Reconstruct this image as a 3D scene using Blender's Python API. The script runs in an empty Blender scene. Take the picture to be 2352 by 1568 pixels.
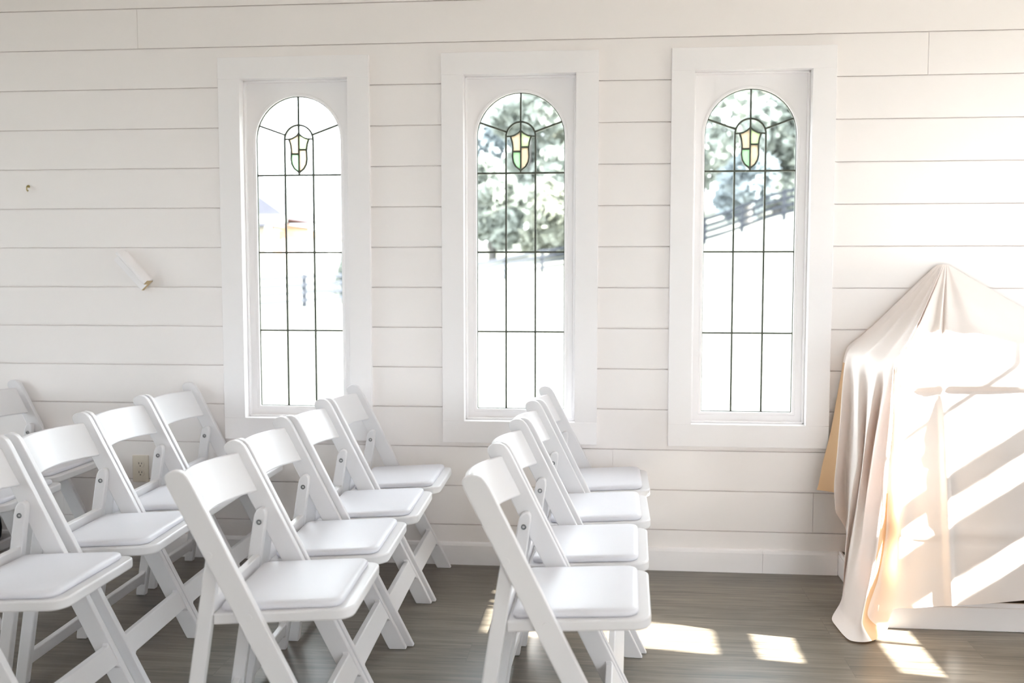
import bpy, bmesh, math, random
import numpy as np
from math import sin, cos, pi, radians, sqrt, atan2
from mathutils import Vector, Matrix, noise

random.seed(7)
scene = bpy.context.scene
COL = scene.collection

# ------------------------------------------------------------------ camera
cam_data = bpy.data.cameras.new('camera')
cam_data.lens = 35.0
cam_data.sensor_width = 36.0
cam_data.clip_end = 400
cam_data.dof.use_dof = True
cam_data.dof.focus_distance = 3.4
cam_data.dof.aperture_fstop = 2.4
camera = bpy.data.objects.new('camera', cam_data)
camera.location = (0.0, -4.1521, 1.2592)
camera.rotation_euler = (pi / 2 - 0.0722, 0.0, 0.0972)
COL.objects.link(camera)
scene.camera = camera

# ------------------------------------------------------------------ world, sun, exposure
SKY = 3.7
GLOW = 2.2
SUN_DIR = Vector((-1.0, 0.165, -0.70)).normalized()
world = bpy.data.worlds.new('sky')
scene.world = world
world.use_nodes = True
wn = world.node_tree.nodes
wl = world.node_tree.links
bg = wn['Background']
bg.inputs['Color'].default_value = (0.88, 0.94, 1.0, 1)
# bright haze around the sun, falling off over the rest of the sky
geo = wn.new('ShaderNodeTexCoord')
dot = wn.new('ShaderNodeVectorMath')
dot.operation = 'DOT_PRODUCT'
dot.inputs[1].default_value = tuple(-SUN_DIR)
wl.new(geo.outputs['Generated'], dot.inputs[0])
cl0 = wn.new('ShaderNodeMath')
cl0.operation = 'MAXIMUM'
cl0.inputs[1].default_value = 0.0
wl.new(dot.outputs['Value'], cl0.inputs[0])
pw = wn.new('ShaderNodeMath')
pw.operation = 'POWER'
pw.inputs[1].default_value = 4.0
wl.new(cl0.outputs[0], pw.inputs[0])
ml = wn.new('ShaderNodeMath')
ml.operation = 'MULTIPLY_ADD'
ml.inputs[1].default_value = GLOW
ml.inputs[2].default_value = SKY
wl.new(pw.outputs[0], ml.inputs[0])
wl.new(ml.outputs[0], bg.inputs['Strength'])

sun_data = bpy.data.lights.new('sun', 'SUN')
sun_data.energy = 27.0
sun_data.angle = radians(0.53)
sun_data.color = (1.0, 0.96, 0.90)
sun = bpy.data.objects.new('sun', sun_data)
sun.rotation_euler = SUN_DIR.to_track_quat('-Z', 'Y').to_euler()
sun.location = (12, -3, 9)
COL.objects.link(sun)

scene.view_settings.view_transform = 'Standard'
scene.view_settings.look = 'None'
scene.view_settings.gamma = 1.0
scene.view_settings.use_curve_mapping = False
scene.view_settings.exposure = 1.62
scene.cycles.use_denoising = True
scene.cycles.diffuse_bounces = 8
scene.cycles.max_bounces = 14
scene.cycles.transparent_max_bounces = 16
scene.cycles.sample_clamp_indirect = 6.0


# ------------------------------------------------------------------ materials
def new_mat(name):
    m = bpy.data.materials.new(name)
    m.use_nodes = True
    nt = m.node_tree
    return m, nt.nodes, nt.links, nt.nodes['Principled BSDF']


def plain(name, col, rough=0.5, spec=0.4, metal=0.0, var=0.0, scale=6.0, bump=0.0, bscale=80.0):
    m, n, l, p = new_mat(name)
    p.inputs['Base Color'].default_value = (*col, 1)
    p.inputs['Roughness'].default_value = rough
    p.inputs['Specular IOR Level'].default_value = spec
    p.inputs['Metallic'].default_value = metal
    tc = n.new('ShaderNodeTexCoord')
    if var:
        t = n.new('ShaderNodeTexNoise')
        t.inputs['Scale'].default_value = scale
        t.inputs['Detail'].default_value = 4
        l.new(tc.outputs['Object'], t.inputs['Vector'])
        r = n.new('ShaderNodeMixRGB')
        r.inputs[1].default_value = (*[c * (1 - var) for c in col], 1)
        r.inputs[2].default_value = (*[min(1, c * (1 + var)) for c in col], 1)
        l.new(t.outputs['Fac'], r.inputs[0])
        l.new(r.outputs[0], p.inputs['Base Color'])
    if bump:
        t2 = n.new('ShaderNodeTexNoise')
        t2.inputs['Scale'].default_value = bscale
        t2.inputs['Detail'].default_value = 3
        l.new(tc.outputs['Object'], t2.inputs['Vector'])
        b = n.new('ShaderNodeBump')
        b.inputs['Strength'].default_value = bump
        b.inputs['Distance'].default_value = 0.002
        l.new(t2.outputs['Fac'], b.inputs['Height'])
        l.new(b.outputs[0], p.inputs['Normal'])
    return m


M_WALL = plain('wall_paint', (0.90, 0.864, 0.85), 0.55, 0.3, var=0.012, scale=1.5, bump=0.10, bscale=35)
M_TRIM = plain('trim_paint', (0.905, 0.885, 0.89), 0.42, 0.4, bump=0.05, bscale=40)
M_CHAIR = plain('white_resin', (0.75, 0.742, 0.757), 0.36, 0.45, var=0.006, scale=9, bump=0.04, bscale=160)
M_PAD = plain('white_vinyl', (0.725, 0.725, 0.772), 0.42, 0.45, bump=0.12, bscale=420)
M_STEEL = plain('steel', (0.26, 0.27, 0.28), 0.4, 0.5, metal=0.9, var=0.05)
M_HOLE = plain('dark_slot', (0.03, 0.027, 0.022), 0.8, 0.1, var=0.05)
M_IVORY = plain('ivory_plastic', (0.73, 0.67, 0.58), 0.4, 0.4, var=0.01)
M_RAW = plain('raw_wood', (0.60, 0.47, 0.28), 0.75, 0.2, var=0.18, scale=60)
M_BRASS = plain('aged_brass', (0.42, 0.33, 0.13), 0.4, 0.5, metal=0.8, var=0.1)
M_LEAD = plain('lead_came', (0.085, 0.095, 0.075), 0.5, 0.4, metal=0.2, var=0.15, scale=40)
M_BLACK = plain('black_fabric', (0.012, 0.012, 0.013), 0.8, 0.2, var=0.2, scale=50)
M_CAB = plain('dark_wood', (0.03, 0.024, 0.02), 0.55, 0.3, var=0.2, scale=12)
M_DECKTOP = plain('platform_top_wood', (0.07, 0.06, 0.05), 0.5, 0.3, var=0.2, scale=8)
M_BARK = plain('bark', (0.10, 0.095, 0.09), 0.9, 0.1, var=0.3, scale=10)
M_FENCE = plain('black_fence_paint', (0.022, 0.025, 0.032), 0.7, 0.2, var=0.15, scale=5)
M_ROOF = plain('roof_shingle', (0.07, 0.07, 0.085), 0.8, 0.2, var=0.15, scale=5)
M_WHITEEXT = plain('white_siding', (0.75, 0.75, 0.74), 0.6, 0.3, var=0.02)


def leaf_mat(name, col):
    m, n, l, p = new_mat(name)
    out = n['Material Output']
    tc = n.new('ShaderNodeTexCoord')
    t = n.new('ShaderNodeTexNoise')
    t.inputs['Scale'].default_value = 1.1
    t.inputs['Detail'].default_value = 5
    l.new(tc.outputs['Object'], t.inputs['Vector'])
    r = n.new('ShaderNodeMixRGB')
    r.inputs[1].default_value = (*[c * 0.7 for c in col], 1)
    r.inputs[2].default_value = (*[min(1, c * 1.35) for c in col], 1)
    l.new(t.outputs['Fac'], r.inputs[0])
    l.new(r.outputs[0], p.inputs['Base Color'])
    p.inputs['Roughness'].default_value = 0.5
    tr = n.new('ShaderNodeBsdfTranslucent')
    l.new(r.outputs[0], tr.inputs['Color'])
    mx = n.new('ShaderNodeMixShader')
    mx.inputs[0].default_value = 0.3
    l.new(p.outputs[0], mx.inputs[1])
    l.new(tr.outputs[0], mx.inputs[2])
    l.new(mx.outputs[0], out.inputs['Surface'])
    return m


M_LEAF = [leaf_mat('leaf_green', (0.23, 0.25, 0.225)), leaf_mat('leaf_blue_green', (0.20, 0.23, 0.245)),
          leaf_mat('leaf_olive', (0.24, 0.25, 0.21))]


def glass_mat(name):
    m, n, l, p = new_mat(name)
    out = n['Material Output']
    tr = n.new('ShaderNodeBsdfTransparent')
    tr.inputs['Color'].default_value = (0.96, 0.975, 0.97, 1)
    gl = n.new('ShaderNodeBsdfGlossy')
    gl.inputs['Roughness'].default_value = 0.03
    lw = n.new('ShaderNodeLayerWeight')
    lw.inputs['Blend'].default_value = 0.15
    mm = n.new('ShaderNodeMath')
    mm.operation = 'MULTIPLY'
    mm.inputs[1].default_value = 0.5
    l.new(lw.outputs['Fresnel'], mm.inputs[0])
    tc = n.new('ShaderNodeTexCoord')
    nz = n.new('ShaderNodeTexNoise')
    nz.inputs['Scale'].default_value = 9
    l.new(tc.outputs['Object'], nz.inputs['Vector'])
    b = n.new('ShaderNodeBump')
    b.inputs['Strength'].default_value = 0.05
    l.new(nz.outputs['Fac'], b.inputs['Height'])
    l.new(b.outputs[0], gl.inputs['Normal'])
    mx = n.new('ShaderNodeMixShader')
    l.new(mm.outputs[0], mx.inputs[0])
    l.new(tr.outputs[0], mx.inputs[1])
    l.new(gl.outputs[0], mx.inputs[2])
    l.new(mx.outputs[0], out.inputs['Surface'])
    return m


M_GLASS = glass_mat('clear_glass')


def opal_mat(name, col):
    m, n, l, p = new_mat(name)
    out = n['Material Output']
    tc = n.new('ShaderNodeTexCoord')
    nz = n.new('ShaderNodeTexNoise')
    nz.inputs['Scale'].default_value = 30
    l.new(tc.outputs['Object'], nz.inputs['Vector'])
    r = n.new('ShaderNodeMixRGB')
    r.inputs[1].default_value = (*[c * 0.9 for c in col], 1)
    r.inputs[2].default_value = (*[min(1, c * 1.1) for c in col], 1)
    l.new(nz.outputs['Fac'], r.inputs[0])
    tl = n.new('ShaderNodeBsdfTranslucent')
    l.new(r.outputs[0], tl.inputs['Color'])
    tr = n.new('ShaderNodeBsdfTransparent')
    l.new(r.outputs[0], tr.inputs['Color'])
    mx = n.new('ShaderNodeMixShader')
    mx.inputs[0].default_value = 0.5
    l.new(tl.outputs[0], mx.inputs[1])
    l.new(tr.outputs[0], mx.inputs[2])
    l.new(mx.outputs[0], out.inputs['Surface'])
    return m


M_PEACH = opal_mat('peach_glass', (0.62,0.54,0.45))
M_GREEN = opal_mat('green_glass', (0.47,0.61,0.45))
M_YELLOW = opal_mat('pale_yellow_green_glass', (0.57,0.62,0.46))


def cloth_mat(name, cols=((0.89, 0.825, 0.785), (0.91, 0.845, 0.81))):
    m, n, l, p = new_mat(name)
    out = n['Material Output']
    tc = n.new('ShaderNodeTexCoord')
    nz = n.new('ShaderNodeTexNoise')
    nz.inputs['Scale'].default_value = 3.0
    nz.inputs['Detail'].default_value = 4
    l.new(tc.outputs['Object'], nz.inputs['Vector'])
    r = n.new('ShaderNodeMixRGB')
    r.inputs[1].default_value = (*cols[0], 1)
    r.inputs[2].default_value = (*cols[1], 1)
    l.new(nz.outputs['Fac'], r.inputs[0])
    l.new(r.outputs[0], p.inputs['Base Color'])
    p.inputs['Roughness'].default_value = 0.6
    p.inputs['Specular IOR Level'].default_value = 0.25
    w = n.new('ShaderNodeTexNoise')
    w.inputs['Scale'].default_value = 240
    l.new(tc.outputs['Object'], w.inputs['Vector'])
    b = n.new('ShaderNodeBump')
    b.inputs['Strength'].default_value = 0.08
    b.inputs['Distance'].default_value = 0.001
    l.new(w.outputs['Fac'], b.inputs['Height'])
    l.new(b.outputs[0], p.inputs['Normal'])
    tl = n.new('ShaderNodeBsdfTranslucent')
    tl.inputs['Color'].default_value = (0.85, 0.52, 0.27, 1)
    mx = n.new('ShaderNodeMixShader')
    mx.inputs[0].default_value = 0.12
    l.new(p.outputs[0], mx.inputs[1])
    l.new(tl.outputs[0], mx.inputs[2])
    l.new(mx.outputs[0], out.inputs['Surface'])
    return m


M_CLOTH = cloth_mat('blush_cloth')


M_TAN_TINT = cloth_mat('tan_tint', ((0.74, 0.50, 0.29), (0.78, 0.55, 0.34)))  # tan colour, standing for light through the cloth in the corner fold


def floor_mat():
    m, n, l, p = new_mat('grey_brown_planks')
    tc = n.new('ShaderNodeTexCoord')
    br = n.new('ShaderNodeTexBrick')
    br.offset = 0.37
    br.inputs['Scale'].default_value = 1.0
    br.inputs['Brick Width'].default_value = 1.22
    br.inputs['Row Height'].default_value = 0.178
    br.inputs['Mortar Size'].default_value = 0.0012
    br.inputs['Mortar Smooth'].default_value = 0.2
    br.inputs['Bias'].default_value = 0.0
    br.inputs['Color1'].default_value = (0.35, 0.35, 0.35, 1)
    br.inputs['Color2'].default_value = (0.65, 0.65, 0.65, 1)
    br.inputs['Mortar'].default_value = (0.1, 0.1, 0.1, 1)
    l.new(tc.outputs['Object'], br.inputs['Vector'])
    # grain stretched along the planks
    mp = n.new('ShaderNodeMapping')
    mp.inputs['Scale'].default_value = (1.6, 26.0, 1.0)
    l.new(tc.outputs['Object'], mp.inputs['Vector'])
    # shift the grain per plank
    add = n.new('ShaderNodeVectorMath')
    add.operation = 'ADD'
    sc = n.new('ShaderNodeVectorMath')
    sc.operation = 'SCALE'
    sc.inputs['Scale'].default_value = 23.0
    l.new(br.outputs['Color'], sc.inputs[0])
    l.new(mp.outputs[0], add.inputs[0])
    l.new(sc.outputs[0], add.inputs[1])
    g = n.new('ShaderNodeTexNoise')
    g.inputs['Scale'].default_value = 1.6
    g.inputs['Detail'].default_value = 8
    g.inputs['Roughness'].default_value = 0.65
    g.inputs['Distortion'].default_value = 0.8
    l.new(add.outputs[0], g.inputs['Vector'])
    k = n.new('ShaderNodeTexNoise')
    k.inputs['Scale'].default_value = 1.7
    k.inputs['Detail'].default_value = 3
    l.new(tc.outputs['Object'], k.inputs['Vector'])
    ramp = n.new('ShaderNodeValToRGB')
    ramp.color_ramp.elements[0].position = 0.30
    ramp.color_ramp.elements[0].color = (0.058, 0.049, 0.038, 1)
    ramp.color_ramp.elements[1].position = 0.72
    ramp.color_ramp.elements[1].color = (0.225, 0.192, 0.148, 1)
    l.new(g.outputs['Fac'], ramp.inputs['Fac'])
    mul = n.new('ShaderNodeMixRGB')
    mul.blend_type = 'OVERLAY'
    mul.inputs[0].default_value = 0.30
    l.new(ramp.outputs[0], mul.inputs[1])
    l.new(br.outputs['Color'], mul.inputs[2])
    mul2 = n.new('ShaderNodeMixRGB')
    mul2.blend_type = 'SOFT_LIGHT'
    mul2.inputs[0].default_value = 0.85
    l.new(mul.outputs[0], mul2.inputs[1])
    l.new(k.outputs['Fac'], mul2.inputs[2])
    l.new(mul2.outputs[0], p.inputs['Base Color'])
    p.inputs['Roughness'].default_value = 0.34
    p.inputs['Specular IOR Level'].default_value = 0.85
    b = n.new('ShaderNodeBump')
    b.inputs['Strength'].default_value = 0.16
    b.inputs['Distance'].default_value = 0.002
    l.new(g.outputs['Fac'], b.inputs['Height'])
    l.new(b.outputs[0], p.inputs['Normal'])
    return m


M_FLOOR = floor_mat()


def field_mat():
    m, n, l, p = new_mat('pale_dry_grass')
    tc = n.new('ShaderNodeTexCoord')
    t = n.new('ShaderNodeTexNoise')
    t.inputs['Scale'].default_value = 0.35
    t.inputs['Detail'].default_value = 6
    l.new(tc.outputs['Object'], t.inputs['Vector'])
    r = n.new('ShaderNodeMixRGB')
    r.inputs[1].default_value = (0.14, 0.145, 0.125, 1)
    r.inputs[2].default_value = (0.20, 0.20, 0.175, 1)
    l.new(t.outputs['Fac'], r.inputs[0])
    l.new(r.outputs[0], p.inputs['Base Color'])
    p.inputs['Roughness'].default_value = 0.95
    p.inputs['Specular IOR Level'].default_value = 0.05
    return m


M_FIELD = field_mat()


def brick_mat():
    m, n, l, p = new_mat('red_brick')
    tc = n.new('ShaderNodeTexCoord')
    br = n.new('ShaderNodeTexBrick')
    br.inputs['Scale'].default_value = 4
    br.inputs['Color1'].default_value = (0.38, 0.16, 0.09, 1)
    br.inputs['Color2'].default_value = (0.30, 0.12, 0.07, 1)
    br.inputs['Mortar'].default_value = (0.4, 0.36, 0.32, 1)
    l.new(tc.outputs['Object'], br.inputs['Vector'])
    l.new(br.outputs['Color'], p.inputs['Base Color'])
    p.inputs['Roughness'].default_value = 0.85
    return m


M_BRICK = brick_mat()


# ------------------------------------------------------------------ mesh helpers
class MB:
    """Collects shapes and links them as ONE mesh object."""

    def __init__(self):
        self.v = []
        self.f = []

    def add(self, verts, faces):
        o = len(self.v)
        self.v += [tuple(x) for x in verts]
        self.f += [tuple(i + o for i in f) for f in faces]
        return self

    def box(self, x0, x1, y0, y1, z0, z1):
        return self.add([(x0, y0, z0), (x1, y0, z0), (x1, y1, z0), (x0, y1, z0),
                         (x0, y0, z1), (x1, y0, z1), (x1, y1, z1), (x0, y1, z1)],
                        [(0, 3, 2, 1), (4, 5, 6, 7), (0, 1, 5, 4), (1, 2, 6, 5), (2, 3, 7, 6), (3, 0, 4, 7)])

    def obox(self, mat, sx, sy, sz):
        """box of half sizes sx, sy, sz under a matrix"""
        c = [(-sx, -sy, -sz), (sx, -sy, -sz), (sx, sy, -sz), (-sx, sy, -sz),
             (-sx, -sy, sz), (sx, -sy, sz), (sx, sy, sz), (-sx, sy, sz)]
        return self.add([mat @ Vector(a) for a in c],
                        [(0, 3, 2, 1), (4, 5, 6, 7), (0, 1, 5, 4), (1, 2, 6, 5), (2, 3, 7, 6), (3, 0, 4, 7)])

    def prism(self, pts, fn0, fn1):
        """polygon pts (2D) -> fn0(a,b) and fn1(a,b) give the two caps"""
        n = len(pts)
        vs = [fn0(*q) for q in pts] + [fn1(*q) for q in pts]
        fs = [tuple(range(n))[::-1], tuple(range(n, 2 * n))]
        for i in range(n):
            j = (i + 1) % n
            fs.append((i, j, n + j, n + i))
        return self.add(vs, fs)

    def xz(self, pts, y0, y1):
        return self.prism(pts, lambda a, b: (a, y0, b), lambda a, b: (a, y1, b))

    def tube(self, pts, rads, seg=10, closed=False):
        pts = [Vector(q) for q in pts]
        if not hasattr(rads, '__len__'):
            rads = [rads] * len(pts)
        n = len(pts)
        rings = []
        up = Vector((0.123, 0.3, 0.95))
        for i in range(n):
            a = pts[(i - 1) % n] if (closed or i > 0) else pts[i]
            b = pts[(i + 1) % n] if (closed or i < n - 1) else pts[i]
            t = (b - a).normalized()
            s = t.cross(up)
            if s.length < 1e-4:
                s = t.cross(Vector((1, 0, 0)))
            s.normalize()
            w = s.cross(t)
            rings.append([pts[i] + (s * cos(2 * pi * k / seg) + w * sin(2 * pi * k / seg)) * rads[i] for k in range(seg)])
        vs = [q for r in rings for q in r]
        fs = []
        m = n if closed else n - 1
        for i in range(m):
            for k in range(seg):
                k2 = (k + 1) % seg
                i2 = (i + 1) % n
                fs.append((i * seg + k, i * seg + k2, i2 * seg + k2, i2 * seg + k))
        if not closed:
            fs.append(tuple(range(seg))[::-1])
            fs.append(tuple(range((n - 1) * seg, n * seg)))
        return self.add(vs, fs)

    def strip(self, pts, w, y0, y1, closed=False):
        """bar of width w along a polyline in the xz plane, between y0 and y1"""
        n = len(pts)
        L, R = [], []
        for i in range(n):
            a = pts[(i - 1) % n] if (closed or i > 0) else None
            c = pts[i]
            b = pts[(i + 1) % n] if (closed or i < n - 1) else None
            ds = []
            if a is not None:
                ds.append(Vector((c[0] - a[0], c[1] - a[1])).normalized())
            if b is not None:
                ds.append(Vector((b[0] - c[0], b[1] - c[1])).normalized())
            t = sum(ds, Vector((0, 0))).normalized()
            nn = Vector((-t.y, t.x))
            k = 1.0
            if len(ds) == 2:
                k = 1.0 / max(0.5, nn.dot(Vector((-ds[0].y, ds[0].x))))
            L.append((c[0] + nn.x * w / 2 * k, c[1] + nn.y * w / 2 * k))
            R.append((c[0] - nn.x * w / 2 * k, c[1] - nn.y * w / 2 * k))
        vs = []
        for i in range(n):
            vs += [(L[i][0], y0, L[i][1]), (R[i][0], y0, R[i][1]), (R[i][0], y1, R[i][1]), (L[i][0], y1, L[i][1])]
        fs = []
        m = n if closed else n - 1
        for i in range(m):
            j = (i + 1) % n
            for k in range(4):
                k2 = (k + 1) % 4
                fs.append((4 * i + k, 4 * i + k2, 4 * j + k2, 4 * j + k))
        if not closed:
            fs.append((3, 2, 1, 0))
            fs.append((4 * n - 4, 4 * n - 3, 4 * n - 2, 4 * n - 1))
        return self.add(vs, fs)

    def grid(self, rows):
        o = []
        nr, nc = len(rows), len(rows[0])
        for r in rows:
            o += r
        fs = []
        for i in range(nr - 1):
            for j in range(nc - 1):
                fs.append((i * nc + j, i * nc + j + 1, (i + 1) * nc + j + 1, (i + 1) * nc + j))
        return self.add(o, fs)

    def build(self, name, mat, parent=None, bevel=0.0, seg=2, smooth=None, recalc=True):
        me = bpy.data.meshes.new(name)
        me.from_pydata(self.v, [], self.f)
        if recalc:
            bm = bmesh.new()
            bm.from_mesh(me)
            bmesh.ops.recalc_face_normals(bm, faces=bm.faces)
            bm.to_mesh(me)
            bm.free()
        me.materials.append(mat)
        ang = smooth if smooth is not None else (35 if bevel else None)
        if ang is not None:
            for p in me.polygons:
                p.use_smooth = True
            me.set_sharp_from_angle(angle=radians(ang))
        o = bpy.data.objects.new(name, me)
        COL.objects.link(o)
        if parent is not None:
            o.parent = parent
        if bevel:
            b = o.modifiers.new('edge_rounding', 'BEVEL')
            b.width = bevel
            b.segments = seg
            b.limit_method = 'ANGLE'
            b.angle_limit = radians(38)
            b.harden_normals = False
        return o


def tag(o, label=None, cat=None, group=None, kind=None):
    if label:
        o['label'] = label
    if cat:
        o['category'] = cat
    if group:
        o['group'] = group
    if kind:
        o['kind'] = kind
    return o


def empty(name, loc=(0, 0, 0), rz=0.0):
    o = bpy.data.objects.new(name, None)
    o.empty_display_size = 0.1
    o.location = loc
    o.rotation_euler = (0, 0, rz)
    COL.objects.link(o)
    return o


def copy_tree(o, parent=None):
    c = o.copy()
    COL.objects.link(c)
    if parent is not None:
        c.parent = parent
    for ch in list(o.children):
        copy_tree(ch, c)
    return c


# ------------------------------------------------------------------ room shell
PITCH = 0.1687
Z0 = 1.1839
RX, LX, NY, CEIL = 2.60, -4.60, -6.60, 2.86

floor = MB().box(LX - 0.1, RX + 0.06, NY - 0.4, 0.14, -0.12, 0.0).build('floor', M_FLOOR)
tag(floor, 'grey brown wood plank floor of the white room', 'floor', kind='structure')
ceil_o = MB().box(LX - 0.1, RX + 0.06, NY - 0.4, 0.14, CEIL, CEIL + 0.1).build('ceiling', M_WALL)
tag(ceil_o, 'white ceiling above the shiplap walls', 'ceiling', kind='structure')

WIN = [-1.3277, -0.3730, 0.5712]
RW = 0.2325              # half width of the recess
RZ0, RZ1 = 0.621, 2.060  # recess bottom / top
JT = 0.018               # jamb thickness
wall = MB()
joints = {6: [-2.009], 5: [1.251], -5: [0.019], -6: [-2.408, 0.844], 3: [-3.3, 1.9], -2: [-3.1], 1: [-3.6], 8: [0.4]}
GAP = 0.0048


def spans(x0, x1, holes):
    out = [(x0, x1)]
    for a, b in holes:
        nxt = []
        for s, e in out:
            if b <= s or a >= e:
                nxt.append((s, e))
            else:
                if a > s:
                    nxt.append((s, a))
                if b < e:
                    nxt.append((b, e))
        out = nxt
    return out


holes = [(c - RW - JT, c + RW + JT) for c in WIN]
hz0, hz1 = RZ0 - JT, RZ1 + JT
k = -7
while Z0 + k * PITCH < CEIL:
    zb = max(0.0, Z0 + k * PITCH + GAP / 2)
    zt = min(CEIL, Z0 + (k + 1) * PITCH - GAP / 2)
    cuts = [zb]
    for h in (hz0, hz1):
        if zb < h < zt:
            cuts.append(h)
    cuts.append(zt)
    jl = [(j - 0.0008, j + 0.0008) for j in joints.get(k, [])]
    for a, b in zip(cuts[:-1], cuts[1:]):
        hs = list(jl)
        if a >= hz0 - 1e-6 and b <= hz1 + 1e-6:
            hs += holes
        for s, e in spans(LX, RX, hs):
            wall.box(s, e, 0.0, 0.0125, a, b)
    k += 1
# sheathing behind the boards
wall.box(LX - 0.1, RX + 0.06, 0.0122, 0.14, -0.1, hz0)
wall.box(LX - 0.1, RX + 0.06, 0.0122, 0.14, hz1, CEIL + 0.1)
for s, e in spans(LX - 0.1, RX + 0.06, holes):
    wall.box(s, e, 0.0122, 0.14, hz0, hz1)
w = wall.build('wall_back', M_WALL)
tag(w, 'white horizontal shiplap wall with three arched windows', 'wall', kind='structure')

LOPEN = [(-1.90, -1.00, 0.70, 2.30), (-4.00, -3.20, 0.70, 2.30)]  # unseen window openings added to brighten the left of the room
w_ = MB()
for a, b in spans(NY - 0.4, 0.0, [(o[0], o[1]) for o in LOPEN]):
    w_.box(LX - 0.1, LX, a, b, 0.0, CEIL)
for a, b, c, d in LOPEN:
    w_.box(LX - 0.1, LX, a, b, 0.0, c)
    w_.box(LX - 0.1, LX, a, b, d, CEIL)
w = w_.build('wall_left', M_WALL)
tag(w, 'plain white side wall left of the chairs', 'wall', kind='structure')
for i, (a, b, c, d) in enumerate(LOPEN):
    fill_win = empty('window_%d' % (6 + i), (LX, (a + b) / 2, c))
    tag(fill_win, 'added fill-light window in the left side wall, %s' % ('nearer the arched windows', 'nearer the rear doorway')[i], 'window', kind='structure')
    h_ = (b - a) / 2
    MB().box(-0.06, -0.057, -h_, h_, 0, d - c).build('pane', M_GLASS, fill_win)
    MB().box(-0.08, -0.04, -0.02, 0.02, 0, d - c).build('mullion', M_TRIM, fill_win)
    for (e, f_, g_, k_) in ((-h_ - 0.09, -h_, -0.09, d - c + 0.09), (h_, h_ + 0.09, -0.09, d - c + 0.09), (-h_, h_, -0.09, 0.0), (-h_, h_, d - c, d - c + 0.09)):
        MB().box(0.0, 0.018, e, f_, g_, k_).build('casing_board', M_TRIM, fill_win)

# right wall with the sunny window
SY0, SY1, SZ0, SZ1 = -1.30, -0.61, 1.075, 2.16
OPEN = [(SY0, SY1, SZ0, SZ1), (-3.70, -3.10, 0.90, 2.10)]  # the second opening is an unseen window added for fill light
wr = MB()
for a, b in spans(NY - 0.4, 0.0, [(o[0], o[1]) for o in OPEN]):
    wr.box(RX, RX + 0.06, a, b, 0.0, CEIL)
for a, b, c, d in OPEN:
    wr.box(RX, RX + 0.06, a, b, 0.0, c)
    wr.box(RX, RX + 0.06, a, b, d, CEIL)
w = wr.build('wall_right', M_WALL)
tag(w, 'white side wall on the right with the sunny window and an added fill window', 'wall', kind='structure')
wb = MB()
wb.box(LX - 0.1, 1.2, NY - 0.4, NY - 0.34, 0.0, CEIL)
wb.box(1.2, 2.2, NY - 0.4, NY - 0.34, 2.3, CEIL)  # header of an unseen doorway, added to let in fill light
wb.box(2.2, RX + 0.06, NY - 0.4, NY - 0.34, 0.0, CEIL)
w = wb.build('wall_rear', M_WALL)
tag(w, 'white rear wall behind the camera with a doorway added for fill light', 'wall', kind='structure')
for i, (a, b, c, d) in enumerate(OPEN[1:]):
    fill_win = empty('window_%d' % (5 + i), (RX, (a + b) / 2, c))
    tag(fill_win, 'added fill-light window in the right side wall, %s behind the sunny sash window' % ('first', 'second')[i], 'window', kind='structure')
    h_ = (b - a) / 2
    MB().box(0.025, 0.028, -h_, h_, 0, d - c).build('pane', M_GLASS, fill_win)
    MB().box(0.010, 0.040, -0.02, 0.02, 0, d - c).build('mullion', M_TRIM, fill_win)
    for (e, f_, g_, k_) in ((-h_ - 0.09, -h_, -0.09, d - c + 0.09), (h_, h_ + 0.09, -0.09, d - c + 0.09), (-h_, h_, -0.09, 0.0), (-h_, h_, d - c, d - c + 0.09)):
        MB().box(-0.018, 0.0, e, f_, g_, k_).build('casing_board', M_TRIM, fill_win)

w4 = empty('window_4', (RX, (SY0 + SY1) / 2, SZ0))
tag(w4, 'sash window in the right side wall that lets the sun in', 'window', kind='structure')
hw = (SY1 - SY0) / 2
wc = (SY0 + SY1) / 2
MB().box(0.012, 0.042, -hw, hw, 1.205 - SZ0, 1.388 - SZ0).build('sash_rail', M_TRIM, w4)
MB().box(0.012, 0.042, -hw, hw, 1.500 - SZ0, 1.574 - SZ0).build('sash_rail', M_TRIM, w4)
MB().box(0.02, 0.034, -hw, hw, 1.800 - SZ0, 1.818 - SZ0).build('muntin', M_TRIM, w4)
for my in (-1.035,):
    MB().box(0.02, 0.034, my - wc - 0.011, my - wc + 0.011, 0, SZ1 - SZ0).build('muntin', M_TRIM, w4)
MB().box(0.025, 0.028, -hw, hw, 0, SZ1 - SZ0).build('pane', M_GLASS, w4)
for a, b, c, d in ((-hw - 0.09, -hw, -0.09, SZ1 - SZ0 + 0.09), (hw, hw + 0.09, -0.09, SZ1 - SZ0 + 0.09),
                   (-hw, hw, -0.09, 0.0), (-hw, hw, SZ1 - SZ0, SZ1 - SZ0 + 0.09)):
    MB().box(-0.018, 0.0, a, b, c, d).build('casing_board', M_TRIM, w4)

# platform on the right and baseboards
PX0, PY1, PZ = 0.962, -0.605, 0.100
bb = MB()


def bb_profile(x0, x1):
    pr = [(0.0, 0.0), (-0.014, 0.0), (-0.014, 0.083), (-0.010, 0.092), (-0.004, 0.097), (0.0, 0.097)]
    bb.prism(pr, lambda a, b: (x0, a, b), lambda a, b: (x1, a, b))


bb_profile(LX, 0.6415)
bb_profile(0.6425, PX0 - 0.016)
b = bb.build('baseboard_back', M_TRIM)
tag(b, 'white baseboard along the foot of the shiplap wall', 'baseboard', kind='structure')
b = MB().box(LX, LX + 0.014, NY, -0.014, 0.0, 0.097).build('baseboard_left', M_TRIM)
tag(b, 'white baseboard along the left side wall', 'baseboard', kind='structure')

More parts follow.
